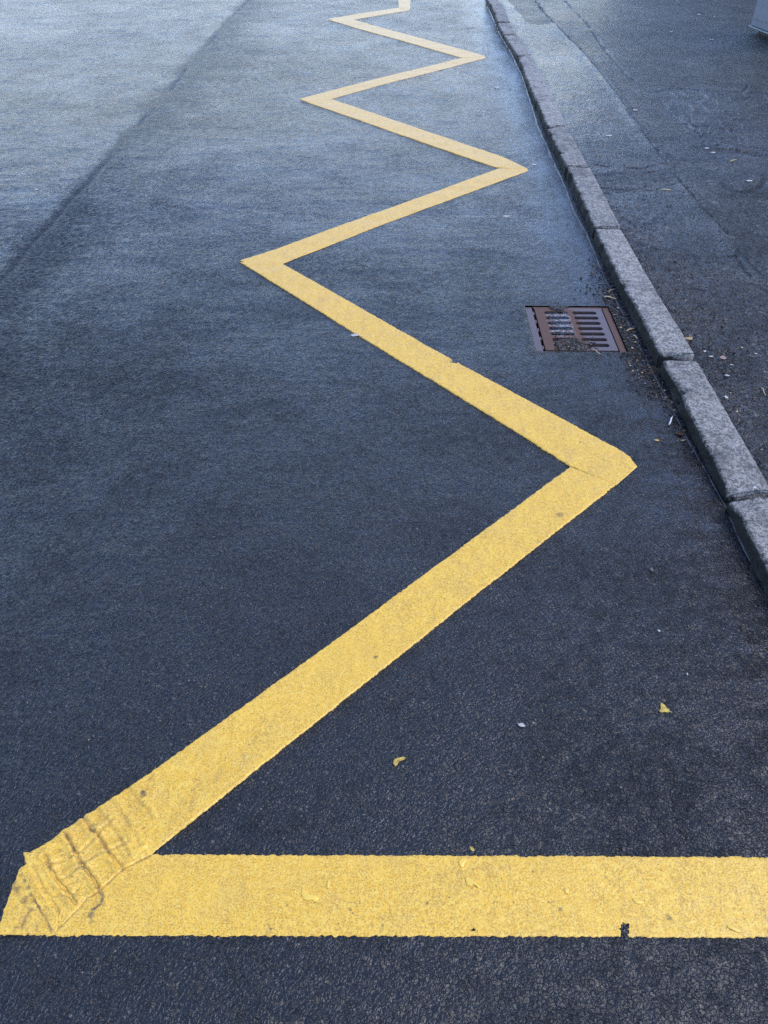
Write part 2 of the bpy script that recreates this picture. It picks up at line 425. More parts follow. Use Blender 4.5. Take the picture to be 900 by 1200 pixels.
# bead of bitumen between the road and the kerb
bpx = [(567,-3),(576.7,18),(586.7,41.7),(600,63),(611.7,88),(620,113),(631.7,150),(647,185),(660,213),(673,247),(686.7,273),(698,300),(707,324),(727,362),(752,410),(780,464),(808,518),(832,560),(848,590),(873,644),(899,692),(930,752)]
bp = [PXY(*p) for p in bpx]
bp = [(bp[0][0], 16)] + bp + [(bp[-1][0], .2)]
by_ = np.array([p[1] for p in bp][::-1]); bx_ = np.array([p[0] for p in bp][::-1])
def bead(y0, y1, step):
    yy = np.arange(y0, y1, step); xx = np.interp(yy, by_, bx_) + .003*vnoise(yy, yy*0, 12, 4)
    wdt = .0045*(1+1.3*vnoise(yy, yy*0, 17, 31))*np.clip(yy/4, .75, 1.7); vs_, fs = [], []
    zb = road_z(xx, yy)
    prof = [(-1, -.3), (-.6, .55), (0, .9), (.6, .6), (1, -.3)]
    for x, y, w_, z0 in zip(xx, yy, wdt, zb):
        for a, b in prof: vs_.append((x+a*w_, y, z0+.001+b*w_*.7))
    n = len(prof)
    for i in range(len(yy)-1):
        for k in range(n-1):
            a = i*n+k; fs.append((a, a+1, a+n+1, a+n))
    return mesh_np(vs_, fs)
tag(link('road_edge_seal', bead(.3, 14, .02), M['sealant']), kind='structure')

# ---- pavement behind the kerb
lineA = [PXY(*p, KZ) for p in ((655,-14),(662,0),(690,30),(712,62),(735,88),(764,108))]
lineB = [PXY(*p, KZ) for p in ((618,-14),(634,10),(648,26),(672,48),(704,84),(732,120),(742,138),(768,172),(784,192),(797,210),(826,245),(850,270),(868,295),(892,320),(930,360))]
lineC = [PXY(*p, KZ) for p in ((698,193),(720,195),(752,196),(765,193),(784,190))]
lineD = [PXY(*p, KZ) for p in ((764,108),(772,106),(790,103),(815,104),(845,106),(872,107),(880,108),(905,106))]
lineD2 = [PXY(*p, KZ) for p in ((871,107),(876,100))]
lineE = [PXY(*p, KZ) for p in ((690,217),(712,220),(735,222),(762,217),(790,214))]
lineF = [PXY(*p, KZ) for p in ((822,171),(838,170),(860,171),(880,176),(905,182))]
lineG = [PXY(*p, KZ) for p in ((846,214),(860,222),(875,225),(888,220),(897,210),(899,196))]
lineH = [PXY(*p, KZ) for p in ((790,120),(800,130),(818,150),(826,165),(843,190),(858,215),(870,240),(885,262))]
lineI = [PXY(*p, KZ) for p in ((785,-8),(797,4),(806,11),(815,14),(840,14.5),(872,12.5))]
lineJ = [PXY(*p, KZ) for p in ((840,297),(862,300),(875,318),(895,340))]
polyE = [PXY(*p, KZ) for p in ((690,205),(720,200),(755,199),(790,196),(800,212),(770,222),(735,225),(700,226))]
polyF = [PXY(*p, KZ) for p in ((824,172),(860,172),(905,184),(905,205),(870,198),(848,192),(838,186))]
polyN = [PXY(*p, KZ) for p in ((592,-8),(604,10),(620,27),(634,29),(649,26),(640,14),(626,-2),(618,-14))]
polyI = [PXY(*p, KZ) for p in ((785,-8),(797,4),(806,12),(815,14),(840,14.5),(880,13),(905,10),(905,-12))]
polyD = [PXY(*p, KZ) for p in ((764,108),(815,104),(905,106),(905,182),(860,170),(822,170),(795,140))]
cracks = [(lineA, .014, .012), (lineB, .011, .008), (lineC, .009, .007), (lineD, .017, .014), (lineD2, .007, .009), (lineE, .008, .006),
          (lineF, .040, .018), (lineG, .022, .014), (lineH, .006, .004), (lineI, .016, .012), (lineJ, .006, .005)]
def wob(x, y): return x + .03*fbm(x, y, 9, 41, 3), y + .03*fbm(x, y, 9, 47, 3)
def wob2(x, y): return x + .008*fbm(x, y, 22, 41, 3), y + .02*fbm(x, y, 12, 47, 3)
def pave_crack(x, y):
    u, v = wob2(x, y); c = np.zeros(np.shape(x))
    for L, wd, dp in cracks:
        d = dist_poly(u, v, L)
        wd = wd*(1+.7*vnoise(x, y, 11, 78))
        c = np.maximum(c, sstep(wd*1.3, wd*.35, d)*(sstep(-.35, .1, vnoise(x, y, 7, 77))))
    u, v = wob(x, y)
    for pl in (polyE, polyF):
        c = np.maximum(c, .3*inside(u, v, pl)*sstep(.05, .40, fbm(x, y*1.5, 16, 61, 3)+.10))
    return np.clip(c, 0, 1)
def crazed(x, y):
    """alligator cracking of the old surface"""
    u, v = wob(x, y); m = inside(u, v, polyD)
    return m
def pave_z(x, y):
    z = KZ-.004 + .010*fbm(x, y, 1.1, 13, 3) + .003*fbm(x, y, 8, 19, 3)
    u, v = wob(x, y)
    z = z - .002*inside(u, v, polyE) - .009*inside(u, v, polyF) - .006*inside(u, v, polyN) - .009*inside(u, v, polyI)
    z = z + .004*(inside(u, v, polyD))*(1+.8*np.abs(fbm(x, y, 14, 55, 2))) - .005*inside(u, v, polyD)*(cells(x+.05*fbm(x, y, 6, 15, 2), y*.6, 8, 77)>.05)
    # the two trench joints: surface a touch higher on the kerb side
    b = np.interp(y, [p[1] for p in lineB][::-1], [p[0] for p in lineB][::-1])
    z = z + .005*np.exp(-((x-b+.02)/.03)**2)
    # rough eroded strip next to the stones in the near part
    k = x-kerb_x(y)-KW
    ero = sstep(.45, .02, k)*sstep(4.6, 3.6, y)
    z = z + ero*(-.006+.012*fbm(x, y, 30, 88, 3)) - .006*sstep(.03, 0, k)
    c = pave_crack(x, y)
    z = z - .008*c
    z = z + np.where((y < 6.5) & (y > .5) & (x < 4), (cells(x+.004*fbm(x, y, 50, 5, 2), y, 62, 31)-.5)*(.0028*sstep(6.5, 4, y)), 0)
    return np.where((x < 12) & (y < 30), z, KZ)
def pave_dirt(x, y):
    k = x-kerb_x(y)-KW
    f = sstep(.35, .0, k)*sstep(5.2, 3.0, y)*(.5+1.2*np.clip(vnoise(x, y, 3, 14)+.3, 0, 1))
    f = f + .9*sstep(.05, 0, k)
    f = f + .8*sstep(.1, .35, fbm(x, y, 1.6, 29, 3))*sstep(4.5, 3, y)
    u, v = wob(x, y)
    f = f + .5*inside(u, v, polyD)*sstep(.0, .3, fbm(x, y, 2, 71, 2)) + .5*inside(u, v, polyN)
    return np.clip(f, 0, 1)
def pave_coarse(x, y):
    u, v = wob(x, y)
    b = np.interp(y, [p[1] for p in lineB][::-1], [p[0] for p in lineB][::-1])
    f = .5 + fbm(x, y, 1.5, 211, 3)*.5 - .18*(x < b)*sstep(4.6, 5.6, y) + .2*(x > b) + .6*inside(u, v, polyN) + .35*inside(u, v, polyE) + .35*sstep(4.6, 3.6, y)
    f = f + .4*inside(u, v, polyI)
    return np.clip(f, 0, 1)
def pave_film(x, y):
    b = np.interp(y, [p[1] for p in lineB][::-1], [p[0] for p in lineB][::-1])
    u, v = wob(x, y)
    return np.clip(.14*(x < b)*sstep(4.6, 5.6, y)*(1-inside(u, v, polyN)), 0, 1)
# grid in (offset from the kerb, y): first column follows the back of the stones
offs = axis([(0, .005), (.5, .007), (1.2, .010), (2.2, .018), (3.6, .06), (6, .8), (14, 8), (60, 60), (300, None)])
ysp = axis([(-20, 2), (-2, .2), (1.0, .006), (3.2, .010), (5.5, .020), (8, .04), (12.5, .25), (24, 2), (60, 15), (300, 100), (1000, None)])
def pmesh():
    O, Y = np.meshgrid(offs, ysp); X = kerb_x(Y)+KW-.004+O
    Z = pave_z(X, Y); nx, ny = len(offs), len(ysp)
    me = grid_mesh(offs, ysp, lambda a, b: Z)
    v = np.stack([X.ravel(), Y.ravel(), Z.ravel()], 1).astype(np.float32)
    me.vertices.foreach_set('co', v.ravel()); me.update()
    for nm, fn in dict(coarse=pave_coarse, film=pave_film, dirt=pave_dirt, crack=pave_crack).items():
        a = me.attributes.new(nm, 'FLOAT', 'POINT'); a.data.foreach_set('value', fn(X, Y).astype(np.float32).ravel())
    return me
pav = link('pavement', pmesh(), M['pave']); tag(pav, kind='structure')

# ================================================================== KERB STONES
def kerb_stone(y0, y1, seed, chipped=0.0, i_far=True):
    """one squared granite block from y0 to y1 following the kerb line; worn arrises"""
    rnd = random.Random(seed)
    L = y1-y0
    n_y = max(10, int(L/.009)) if y0 < 6 else max(8, int(L/.04))
    # cross-section round the block (x offset, z), front bottom -> front top -> back top -> back bottom
    r = .007
    prof = [(0, -.09), (0, -.03), (0, .0), (0, .015), (0, KZ-.02), (.001, KZ-r*.75), (r*.3, KZ-r*.25), (r, KZ)]
    prof += [(KW*q, KZ) for q in (.14, .21, .28, .35, .42, .49, .56, .63, .70, .77, .84)] + [(KW-r, KZ), (KW-r*.3, KZ-r*.3), (KW, KZ-r), (KW, -.09)]
    gap = .0065
    yy = np.linspace(y0+gap, y1-gap, n_y)
    yy = np.concatenate([[yy[0], yy[0]+.004, yy[0]+.011], yy[1:-1], [yy[-1]-.011, yy[-1]-.004, yy[-1]]])
    dz = rnd.uniform(-.006, .006); dxs = rnd.uniform(-.006, .006)
    vs_, fs, al = [], [], []
    n = len(prof)
    for i, y in enumerate(yy):
        e = min(i, len(yy)-1-i)
        inset = {0: .006, 1: .002, 2: .0}.get(e, 0)
        xk = float(kerb_x(y))
        for (a, b) in prof:
            nx_ = fbm(np.array([a*1.0+xk]), np.array([y]), 14, seed, 3)[0]
            nz_ = fbm(np.array([a+xk+3]), np.array([y+b]), 20, seed+5, 3)[0]
            fx = 1 if a < .02 else 0
            x = xk+a+dxs + (.009*nz_*fx)
            z = b+dz*(b > 0) + ((.005*nx_ - .0035*max(0, fbm(np.array([a*1.0]), np.array([y]), 55, seed+40, 2)[0]-.1)/.4) if b > KZ-.003 else 0)
            if chipped:     # broken far corner: the front arris is knocked off near the joint
                q = sstep(chipped, 0, y1-y) if i_far else sstep(chipped, 0, y-y0)
                if a < .07 and b > .01: z -= .028*q*(1-a/.07)*(1+.9*nx_)
            if a < .035 and b > .01:      # chips knocked off the front arris
                ch = max(0.0, fbm(np.array([y]), np.array([0.0]), 13, seed+60, 4)[0]-.16)
                z -= .035*ch*(1-a/.035); x += .04*ch*(1-a/.035)
            if e <= 3:       # ragged ends
                wgt = (1, .8, .5, .2)[e]; sg = 1 if i < 5 else -1
                y2 = y + sg*wgt*(.006+.016*abs(fbm(np.array([a*1.0]), np.array([y0+i*0]), 30, seed+(1 if sg > 0 else 2), 3)[0]))
            else: y2 = y
            if a <= KW*.5: x += inset*.8
            else: x -= inset*.5
            if b > .02: z -= inset
            vs_.append((x, y2, z)); al.append(1.0 if (b < KZ-.006 and a < .02) else (.45 if a < .012 else 0))
    for i in range(len(yy)-1):
        for k in range(n-1):
            q = i*n+k; fs.append((q, q+n, q+n+1, q+1))
    fs.append(tuple(range(n))); fs.append(tuple(range((len(yy)-1)*n, len(yy)*n))[::-1])
    me = mesh_np(vs_, fs)
    at = me.attributes.new('algae', 'FLOAT', 'POINT'); at.data.foreach_set('value', al)
    return me
jpx = [(857,578),(775,418),(696,268),(664,196),(641,148),(628,117),(606,64),(590,40),(583,26),(576,6)]
jy = [.80] + [PXY(a, b, KZ)[1] for a, b in jpx] + [10.75, 11.7]
klabels = [
 'pale granite kerb stone at the right edge, nearest end of the row',
 'broad granite kerb stone between the crumbled mossy joint and the narrow dark joint',
 'long pitted granite kerb stone beside the drain grate, white scratches across its top',
 'granite kerb stone just beyond the long pitted one by the drain',
 'granite kerb stone with a chipped back corner, near the second right-hand point of the zigzag',
 'short granite kerb stone, last before the long clean-edged stone further up',
 'long clean-edged granite kerb stone level with the third left-hand point of the zigzag',
 'granite kerb stone level with the third right-hand point of the zigzag, before two small ones',
 'small square granite kerb stone beside the dark rough pavement patch, lower of two',
 'small granite kerb stone beside the dark rough pavement patch, upper of two',
 'granite kerb stone at the top edge of the view, cut off by the frame',
 ]
for i in range(len(jy)-2):
    me = kerb_stone(jy[i], jy[i+1], 101+i, chipped={0: .10, 1: .07, 4: .10, 6: .05}.get(i, 0), i_far=(i not in (1,)))
    o = link('kerb_stone', me, M['granite'])
    tag(o, klabels[i], 'kerb stone', 'granite kerb stones along the pavement edge')
# mortar and moss packed in the joints
def joint_fill(y, seed, size=1.0):
    bm = bmesh.new()
    xk = float(kerb_x(y))
    g = 7
    me = None
    xs_ = np.linspace(xk+.004, xk+KW-.004, 16); ys_ = np.linspace(y-.012*size, y+.012*size, 6)
    m = grid_mesh(xs_, ys_, lambda a, b: KZ-.016+.012*fbm(a, b, 60, seed, 3)-.006*(np.abs(b-y)/.012))
    bm.free(); return m

# ================================================================== ZIGZAG MARKING
def px(*pts): return [PXY(a, b) for a, b in pts]
zz = empty('zigzag_marking', (0, 0, 0))
tag(zz, 'long yellow zigzag road marking painted down the wet dark road', 'road marking')
T = .0016
def stripe(edgeA, edgeB, lift, seed, n_v=26, step=.006, ends=None, holes=(), relief=None, jag=.0024, relief_chips=True):
    """thermoplastic strip between two edge polylines (lists of ground points, same direction)"""
    def resample(pts, n):
        pts = np.array(pts); seg = np.hypot(*np.diff(pts, axis=0).T); s = np.concatenate([[0], np.cumsum(seg)])
        t = np.linspace(0, s[-1], n); return np.stack([np.interp(t, s, pts[:, 0]), np.interp(t, s, pts[:, 1])], 1)
    L = max(np.hypot(*np.diff(np.array(e), axis=0).T).sum() for e in (edgeA, edgeB))
    n_u = max(8, int(L/step))
    A = resample(edgeA, n_u); B = resample(edgeB, n_u)
    # tighter rows at the rims for the rounded edge
    v = np.concatenate([[0, .012, .03, .055], np.linspace(.08, .92, max(4, n_v-8)), [.945, .97, .988, 1]]); n_v = len(v)
    G = A[:, None, :]*(1-v)[None, :, None] + B[:, None, :]*v[None, :, None]
    W = np.hypot(*(A-B).T)[:, None]
    dirn = (B-A)/np.maximum(np.hypot(*(B-A).T)[:, None], 1e-6)
    X, Y = G[..., 0].copy(), G[..., 1].copy()
    ja = jag*(1.6*fbm(A[:, 0], A[:, 1], 165, seed, 2)+.25*fbm(A[:, 0], A[:, 1], 25, seed+9, 2))
    jb = jag*(1.6*fbm(B[:, 0], B[:, 1], 165, seed+3, 2)+.25*fbm(B[:, 0], B[:, 1], 25, seed+11, 2))
    wa = np.clip(1-v/.15, 0, 1)[None, :]; wb_ = np.clip(1-(1-v)/.15, 0, 1)[None, :]
    X += (ja[:, None]*wa*-1 + jb[:, None]*wb_)*dirn[:, 0][:, None]; Y += (ja[:, None]*wa*-1 + jb[:, None]*wb_)*dirn[:, 1][:, None]
    edge_d = np.minimum(v, 1-v)[None, :]*W
    edge_d = np.minimum(edge_d, (np.arange(n_u)[:, None]*step)+.0005); edge_d = np.minimum(edge_d, ((n_u-1-np.arange(n_u))[:, None]*step)+.0005)
    rim = np.sqrt(np.clip(edge_d/.0022, 0, 1))
    Z = road_z(X, Y) + lift*rim + T*rim - .0005 + .0005*fbm(X, Y, 22, seed+30, 3)*rim + .22*chip_relief(X, Y, road_coarse(X, Y)*sstep(6, 4, Y)*(X > -2.6)*(Y > 0))*rim*(1 if relief_chips else 0)
    gr = np.zeros_like(Z)
    if relief is not None:
        dz, g2 = relief(X, Y); Z += dz*rim; gr = g2
    verts = np.stack([X.ravel(), Y.ravel(), Z.ravel()], 1)
    i = (np.arange(n_u-1)[:, None]*n_v+np.arange(n_v-1)[None, :]).ravel()
    f = np.stack([i, i+1, i+n_v+1, i+n_v], 1)
    c = verts[f].mean(1)
    keep = np.ones(len(f), bool)
    for hpts in holes:
        keep &= ~inside(c[:, 0]+.002*fbm(c[:, 0], c[:, 1], 200, 3, 2), c[:, 1]+.002*fbm(c[:, 0], c[:, 1], 200, 5, 2), hpts)
    f = f[keep]
    me = mesh_np(verts, f)
    at = me.attributes.new('grime_shade', 'FLOAT', 'POINT'); at.data.foreach_set('value', np.clip(gr, 0, 1).astype(np.float32).ravel())
    # face up
    me.update()
    if sum(p.normal.z for p in me.polygons) < 0: me.flip_normals()
    return me

# flow ridges and folds where the first arm was finished by hand
folds = [px((98,958),(118,985),(140,1018),(147,1020)), px((78,978),(92,1008),(110,1030),(118,1044)), px((52,1003),(62,1024),(78,1045),(88,1058)), px((60,1015),(95,1000),(130,962)), px((130,938),(150,965),(165,990)), px((150,922),(178,958)), px((38,1016),(50,1040),(68,1068)), px((70,1034),(110,1005),(152,986)), px((45,1052),(75,1050),(100,1046)), px((112,948),(136,975),(152,1002))]
def hand_relief(x, y):
    dz = np.zeros_like(x); g = np.zeros_like(x)
    u = x+.004*fbm(x, y, 50, 91, 2); v = y+.004*fbm(x, y, 50, 93, 2)
    near = sstep(.42, .18, np.hypot(x-PXY(60, 1040)[0], y-PXY(60, 1040)[1]))
    dz += near*.004*fbm(x, y, 30, 99, 3)
    for k, L in enumerate(folds):
        d = dist_poly(u, v, L)
        s = 1 if k < 3 else (.5, .4, .35, .5, .4, .35, .5)[k-3]
        dz += s*(.0040*np.exp(-((d-.007)/.005)**2) - .004*np.exp(-(d/.0028)**2))
        g = np.maximum(g, s*.8*sstep(.0045, .0015, d)*(.35+1.1*np.clip(vnoise(x, y, 45, 15)+.3, 0, 1)))
    r = fbm(x*1.3, y, 34, 71, 3)                      # short brittle cracks across the lump
    g = np.maximum(g, near*.7*sstep(.020, .006, np.abs(r-.12))*sstep(.05, .25, vnoise(x, y, 22, 33)))
    dz = dz - near*.0012*sstep(.03, .008, np.abs(r-.12))*sstep(.05, .25, vnoise(x, y, 22, 33))
    return dz, g
def spots(*lst):
    """small dark stains: (px, py, radius m, strength)"""
    cs = [(PXY(a, b), r, s) for a, b, r, s in lst]
    def f(x, y):
        g = np.zeros_like(x)
        for (cx, cy), r, s in cs:
            d = np.hypot(x-cx, y-cy)+r*.8*fbm(x, y, .9/r, 7, 2)
            g = np.maximum(g, s*sstep(r, r*.6, d))
        return np.zeros_like(x), g
    return f
TIP = px((26,1022),(38,1050),(55,1078),(61,1092))
LOW = px((66,1092),(84,1072),(95,1062),(101,1053),(115,1045),(145,1018),(176,1003))
def seam_dirt_shade(x, y):  # dark overlap outlines: edge shade painted in together with seam dirt
    u = x+.003*fbm(x, y, 90, 91, 2); v = y+.003*fbm(x, y, 90, 93, 2); g = 0*x
    for L in (TIP, LOW, px((118,1046),(121,1052),(117,1060),(108,1066)), px((27,1088),(29,1078),(36,1067),(39,1066))):
        g = np.maximum(g, .85*sstep(.0042, .0012, dist_poly(u, v, L))*(.55+.9*np.clip(vnoise(x, y, 40, 15)+.3, 0, 1)))
    return 0*x, g
def both(*fs):
    def f(x, y):
        dz = 0; g = 0
        for q in fs:
            a, b = q(x, y); dz = dz+a; g = np.maximum(g, b)
        return dz, g
    return f
st0 = spots((500,1058,.004,.9),(527,1052,.003,.9),(410,1066,.003,.8),(448,1085,.003,.8),(643,1057,.002,.9),(649,1057,.002,.9),(657,1066,.004,.7),(785,1074,.007,.8),(624,1021,.003,.8),(317,1089,.003,.8),(394,1090,.003,.7),(336,1061,.003,.6),(108,1072,.008,.7),(107,1080,.006,.7))
link('stripe', stripe(px((40,1001),(178,1001),(900,1004),(955,1004.5)), px((-6,1096),(180,1096.5),(900,1098),(965,1098.5)), 0, 1,
     holes=[px((727,1100),(728,1092),(726.5,1089),(729,1083),(731,1080.5),(733,1083.5),(737,1081.5),(738.5,1086),(735.5,1088.5),(738,1092),(736,1095),(740,1101)), px((553,1089),(556,1088),(557,1091),(554,1092))], n_v=84, step=.0026,
     relief=both(st0, seam_dirt_shade, lambda x, y: (sstep(.4, .1, np.hypot(x-PXY(30, 1070)[0], y-PXY(30, 1070)[1]))*.003*fbm(x, y, 28, 9, 3), 0*x))), M['paint'], zz)
# left tip of the end bar, a curved smear
link('stripe', stripe(px((24,1017),(14,1040),(3,1070),(-4,1095)), px((52,1004),(50,1040),(40,1070),(30,1096)), .0008, 2, n_v=14, step=.003,
     relief=both(seam_dirt_shade, lambda x, y: (.003*fbm(x, y, 35, 12, 3), .6*sstep(.28, .34, fbm(x, y, 60, 66, 2))))), M['paint'], zz)
st1 = spots((168,930,.010,.85),(440,770,.006,.8),(655,603,.012,.6),(418,830,.004,.7))
link('stripe', stripe(px((62,1093),(55,1078),(38,1050),(24,1021),(30,1013),(27,999),(33,1000),(60,985),(90,962),(108,952),(125,940),(190,896),(400,744),(520,656),(668,547)),
                      px((64,1093),(75,1083),(84,1072),(95,1062),(101,1053),(115,1045),(145,1018),(178,1001),(303,900),(400,822),(560,695),(722,568)), .0022, 4,
     relief=both(hand_relief, st1), n_v=60, step=.003), M['paint'], zz)
st2 = spots((530,425,.012,.6),(650,502,.004,.9),(680,519,.004,.9))
link('stripe', stripe(px((330,309),(545,430),(620,470),(718,523),(738,535),(747,547)), px((281,307),(420,393),(540,466),(668,546),(695,558),(722,569)), .0018, 6, n_v=44, step=.004, relief=st2,
     holes=[px((529,419),(536,422),(535,427),(530,425))]), M['paint'], zz)
link('stripe', stripe(px((281,305),(320,293),(585,197),(618,197.5)), px((312,316),(332,309),(470,255),(619,200)), .0, 8, n_v=22, step=.008), M['paint'], zz)
link('stripe', stripe(px((386,115.5),(500,154),(590,184),(619,198)), px((351,116.5),(460,155),(580,196),(590,197)), .0014, 10, n_v=18, step=.01), M['paint'], zz)
link('stripe', stripe(px((351,115.5),(540,68),(569,66)), px((374,120),(386,116.5),(569,68)), .0, 12, n_v=16, step=.012), M['paint'], zz)
link('stripe', stripe(px((414,23),(560,63),(569,66.2)), px((384,23),(540,67.5),(548,68)), .0014, 14, n_v=14, step=.015), M['paint'], zz)
link('stripe', stripe(px((384,22),(468,8.5),(480,8.5)), px((403,25),(418,22.5),(480,12)), .0, 16, n_v=12, step=.015), M['paint'], zz)
pe = PXY(466, -2), PXY(481, -2)
link('stripe', stripe(px((467.5,10),(466.5,-2))+[(pe[0][0], 13.0)], px((480.5,11.5),(481,-2))+[(pe[1][0], 13.0)], .0015, 18, n_v=12, step=.03), M['paint'], zz)

# ================================================================== DRAIN
DW, DD = DX1-DX0, DY1-DY0
dr = empty('storm_drain', (DX0, DY0, 0))
tag(dr, 'rusty cast iron storm drain grate in the gutter, half choked with silt', 'drain')
def box(bm, x0, x1, y0, y1, z0, z1, bev=0.0):
    r = bmesh.ops.create_cube(bm, size=1)
    for v in r['verts']:
        v.co = Vector((x0+(v.co.x+.5)*(x1-x0), y0+(v.co.y+.5)*(y1-y0), z0+(v.co.z+.5)*(z1-z0)))
    if bev:
        es = list({e for v in r['verts'] for e in v.link_edges})
        bmesh.ops.bevel(bm, geom=es, offset=bev, segments=2, affect='EDGES', profile=.5)
def rust_attr(me, fn):
    at = me.attributes.new('rust', 'FLOAT', 'POINT')
    at.data.foreach_set('value', [fn(v.co) for v in me.vertices])
# frame: ring of four flat bars, the left one notched, the right one rust brown
FZ = -.004
bm = bmesh.new()
fl, fr, ft, fb = .034, .036, .012, .010
box(bm, 0, fl-.006, .004, DD-.004, -.07, FZ-.001, .002)
for k in range(5):                         # bolt lugs along the left bar
    box(bm, fl-.0055, fl+.001, .03+k*.07, .055+k*.07, -.06, FZ-.003, .001)
box(bm, DW-fr+.008, DW, .0, DD, -.07, FZ-.002, .002)
box(bm, fl, DW-fr+.007, DD-ft, DD, -.07, FZ-.001, .002)
box(bm, fl, DW-fr+.007, 0, fb, -.07, FZ-.001, .002)
me = bm_mesh(bm); rust_attr(me, lambda c: 1.0 if c.x > DW-.05 else (.25 if c.x < .03 else .6))
link('frame', me, M['iron'], dr, smooth=False)
# grate plate with two columns of seven round-ended slots
def slot_plate(x0, x1, y0, y1, cols, rows, z, th):
    bm = bmesh.new()
    def ring(cx0, cx1, cy0, cy1, sx0, sx1, sy0, sy1):
        n = 32; outer, inner = [], []
        r = (sy1-sy0)/2; cy = (sy0+sy1)/2
        for k in range(n):
            a = 2*math.pi*k/n; ca, sa = math.cos(a), math.sin(a)
            ex = (sx1-r) if ca > 0 else (sx0+r)
            inner.append((ex+r*ca, cy+r*sa))
            m = max(abs(ca), abs(sa)); qx, qy = ca/m, sa/m
            outer.append(((cx0+cx1)/2+qx*(cx1-cx0)/2, (cy0+cy1)/2+qy*(cy1-cy0)/2))
        vo = [bm.verts.new((a, b, z)) for a, b in outer]; vi = [bm.verts.new((a, b, z)) for a, b in inner]
        vd = [bm.verts.new((a+.0, b, z-th)) for a, b in inner]
        vc = [bm.verts.new((a, b, z-.0015)) for a, b in inner]
        for k in range(n):
            j = (k+1) % n
            bm.faces.new((vo[k], vo[j], vi[j], vi[k])); bm.faces.new((vi[k], vi[j], vd[j], vd[k]))
        bmesh.ops.delete(bm, geom=vc, context='VERTS')
    for (a, b, sa, sb) in cols:
        for (c, d, sc, sd_) in rows: ring(a, b, c, d, sa, sb, sc, sd_)
    def quad(a, b, c, d):
        vs4 = [bm.verts.new(p) for p in ((a, c, z), (b, c, z), (b, d, z), (a, d, z))]; bm.faces.new(vs4)
    cx = sorted({q for c in cols for q in c[:2]}); cy0, cy1 = rows[0][0], rows[-1][1]
    quad(x0, cols[0][0], y0, y1); quad(cols[-1][1], x1, y0, y1)
    quad(cols[0][0], cols[-1][1], y0, cy0); quad(cols[0][0], cols[-1][1], cy1, y1)
    if len(cols) == 2 and cols[0][1] < cols[1][0]: quad(cols[0][1], cols[1][0], cy0, cy1)
    # rim
    for (p, q) in (((x0, y0), (x1, y0)), ((x1, y0), (x1, y1)), ((x1, y1), (x0, y1)), ((x0, y1), (x0, y0))):
        v4 = [bm.verts.new((p[0], p[1], z)), bm.verts.new((q[0], q[1], z)), bm.verts.new((q[0], q[1], z-th)), bm.verts.new((p[0], p[1], z-th))]
        bm.faces.new(v4)
    bmesh.ops.remove_doubles(bm, verts=bm.verts, dist=.00005)
    bmesh.ops.recalc_face_normals(bm, faces=bm.faces)
    return bm_mesh(bm)
gx0, gx1, gy0, gy1 = fl+.004, DW-fr+.002, fb+.004, DD-ft-.003
gw = gx1-gx0
c1 = (gx0+.028, gx0+gw*.50, gx0+.036, gx0+gw*.478)
c2 = (gx0+gw*.50, gx1-.016, gx0+gw*.545, gx1-.026)
nrow = 7; pit_ = (gy1-gy0-.036)/nrow
rows = [(gy0+.018+k*pit_, gy0+.018+(k+1)*pit_, gy0+.018+k*pit_+pit_*.20, gy0+.018+(k+1)*pit_-pit_*.20) for k in range(nrow)]
me = slot_plate(gx0, gx1, gy0, gy1, [c1, c2], rows, -.003, .016)
at = me.attributes.new('polish', 'FLOAT', 'POINT'); at.data.foreach_set('value', [float(gx0+gw*.16 < v.co.x < gx0+gw*.5 and gy0+.11 < v.co.y < gy1-.05) for v in me.vertices])
rust_attr(me, lambda c: .95 if c.x < gx0+.05 or abs(c.x-(gx0+gw*.51)) < .02 else (.05 if c.x > gx0+gw*.6 else .45))
link('grate', me, M['iron'], dr, smooth=False)
# pit below
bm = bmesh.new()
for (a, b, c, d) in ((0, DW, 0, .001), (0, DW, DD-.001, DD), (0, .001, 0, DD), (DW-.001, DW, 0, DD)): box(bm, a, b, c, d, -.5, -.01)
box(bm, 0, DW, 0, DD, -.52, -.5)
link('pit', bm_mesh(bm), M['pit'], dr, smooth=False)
# silt choking the near side, the far rim and the left slots
def silt_h(x, y):
    n = fbm(x, y, 24, 5, 4)
    u = (x-gx0)/gw; v = (y-gy0)/(gy1-gy0)
    h = np.full(np.shape(x), -.16)
    q = sstep(.34, .22, v+.14*n)*sstep(.10, .20, u+.1*n)*sstep(.80, .55, u+.25*n+.25*v)
    h = np.maximum(h, -.16+.160*q + .010*(q > .9)*n)                                              # near heap over the bars
    q = sstep(.86, .95, v+.12*n)*sstep(.12, .25, u+.1*n)*sstep(.62, .46, u+.2*n)
    h = np.maximum(h, -.16+.166*q)                                                                # far rim
    q = sstep(.2, .27, u)*sstep(.53, .48, u)*sstep(.25, .3, v)
    h = np.maximum(h, -.16+.147*q + .014*n*q)                                                     # left slots filled just below the bars
    return h + .005*fbm(x, y, 90, 8, 3)
me = grid_mesh(np.linspace(gx0-.002, gx1+.002, 150), np.linspace(gy0-.004, gy1+.004, 150), silt_h, hole=lambda cx, cy: silt_h(cx, cy) < -.07)
link('silt', me, M['silt'], dr)
# water standing in the left slots
me = grid_mesh(np.linspace(gx0+.05, gx0+gw*.5, 40), np.linspace(gy0+.13, gy1-.03, 40), lambda x, y: -.0042+.0025*fbm(x, y, 35, 3, 2))
link('water', me, M['water'], dr)

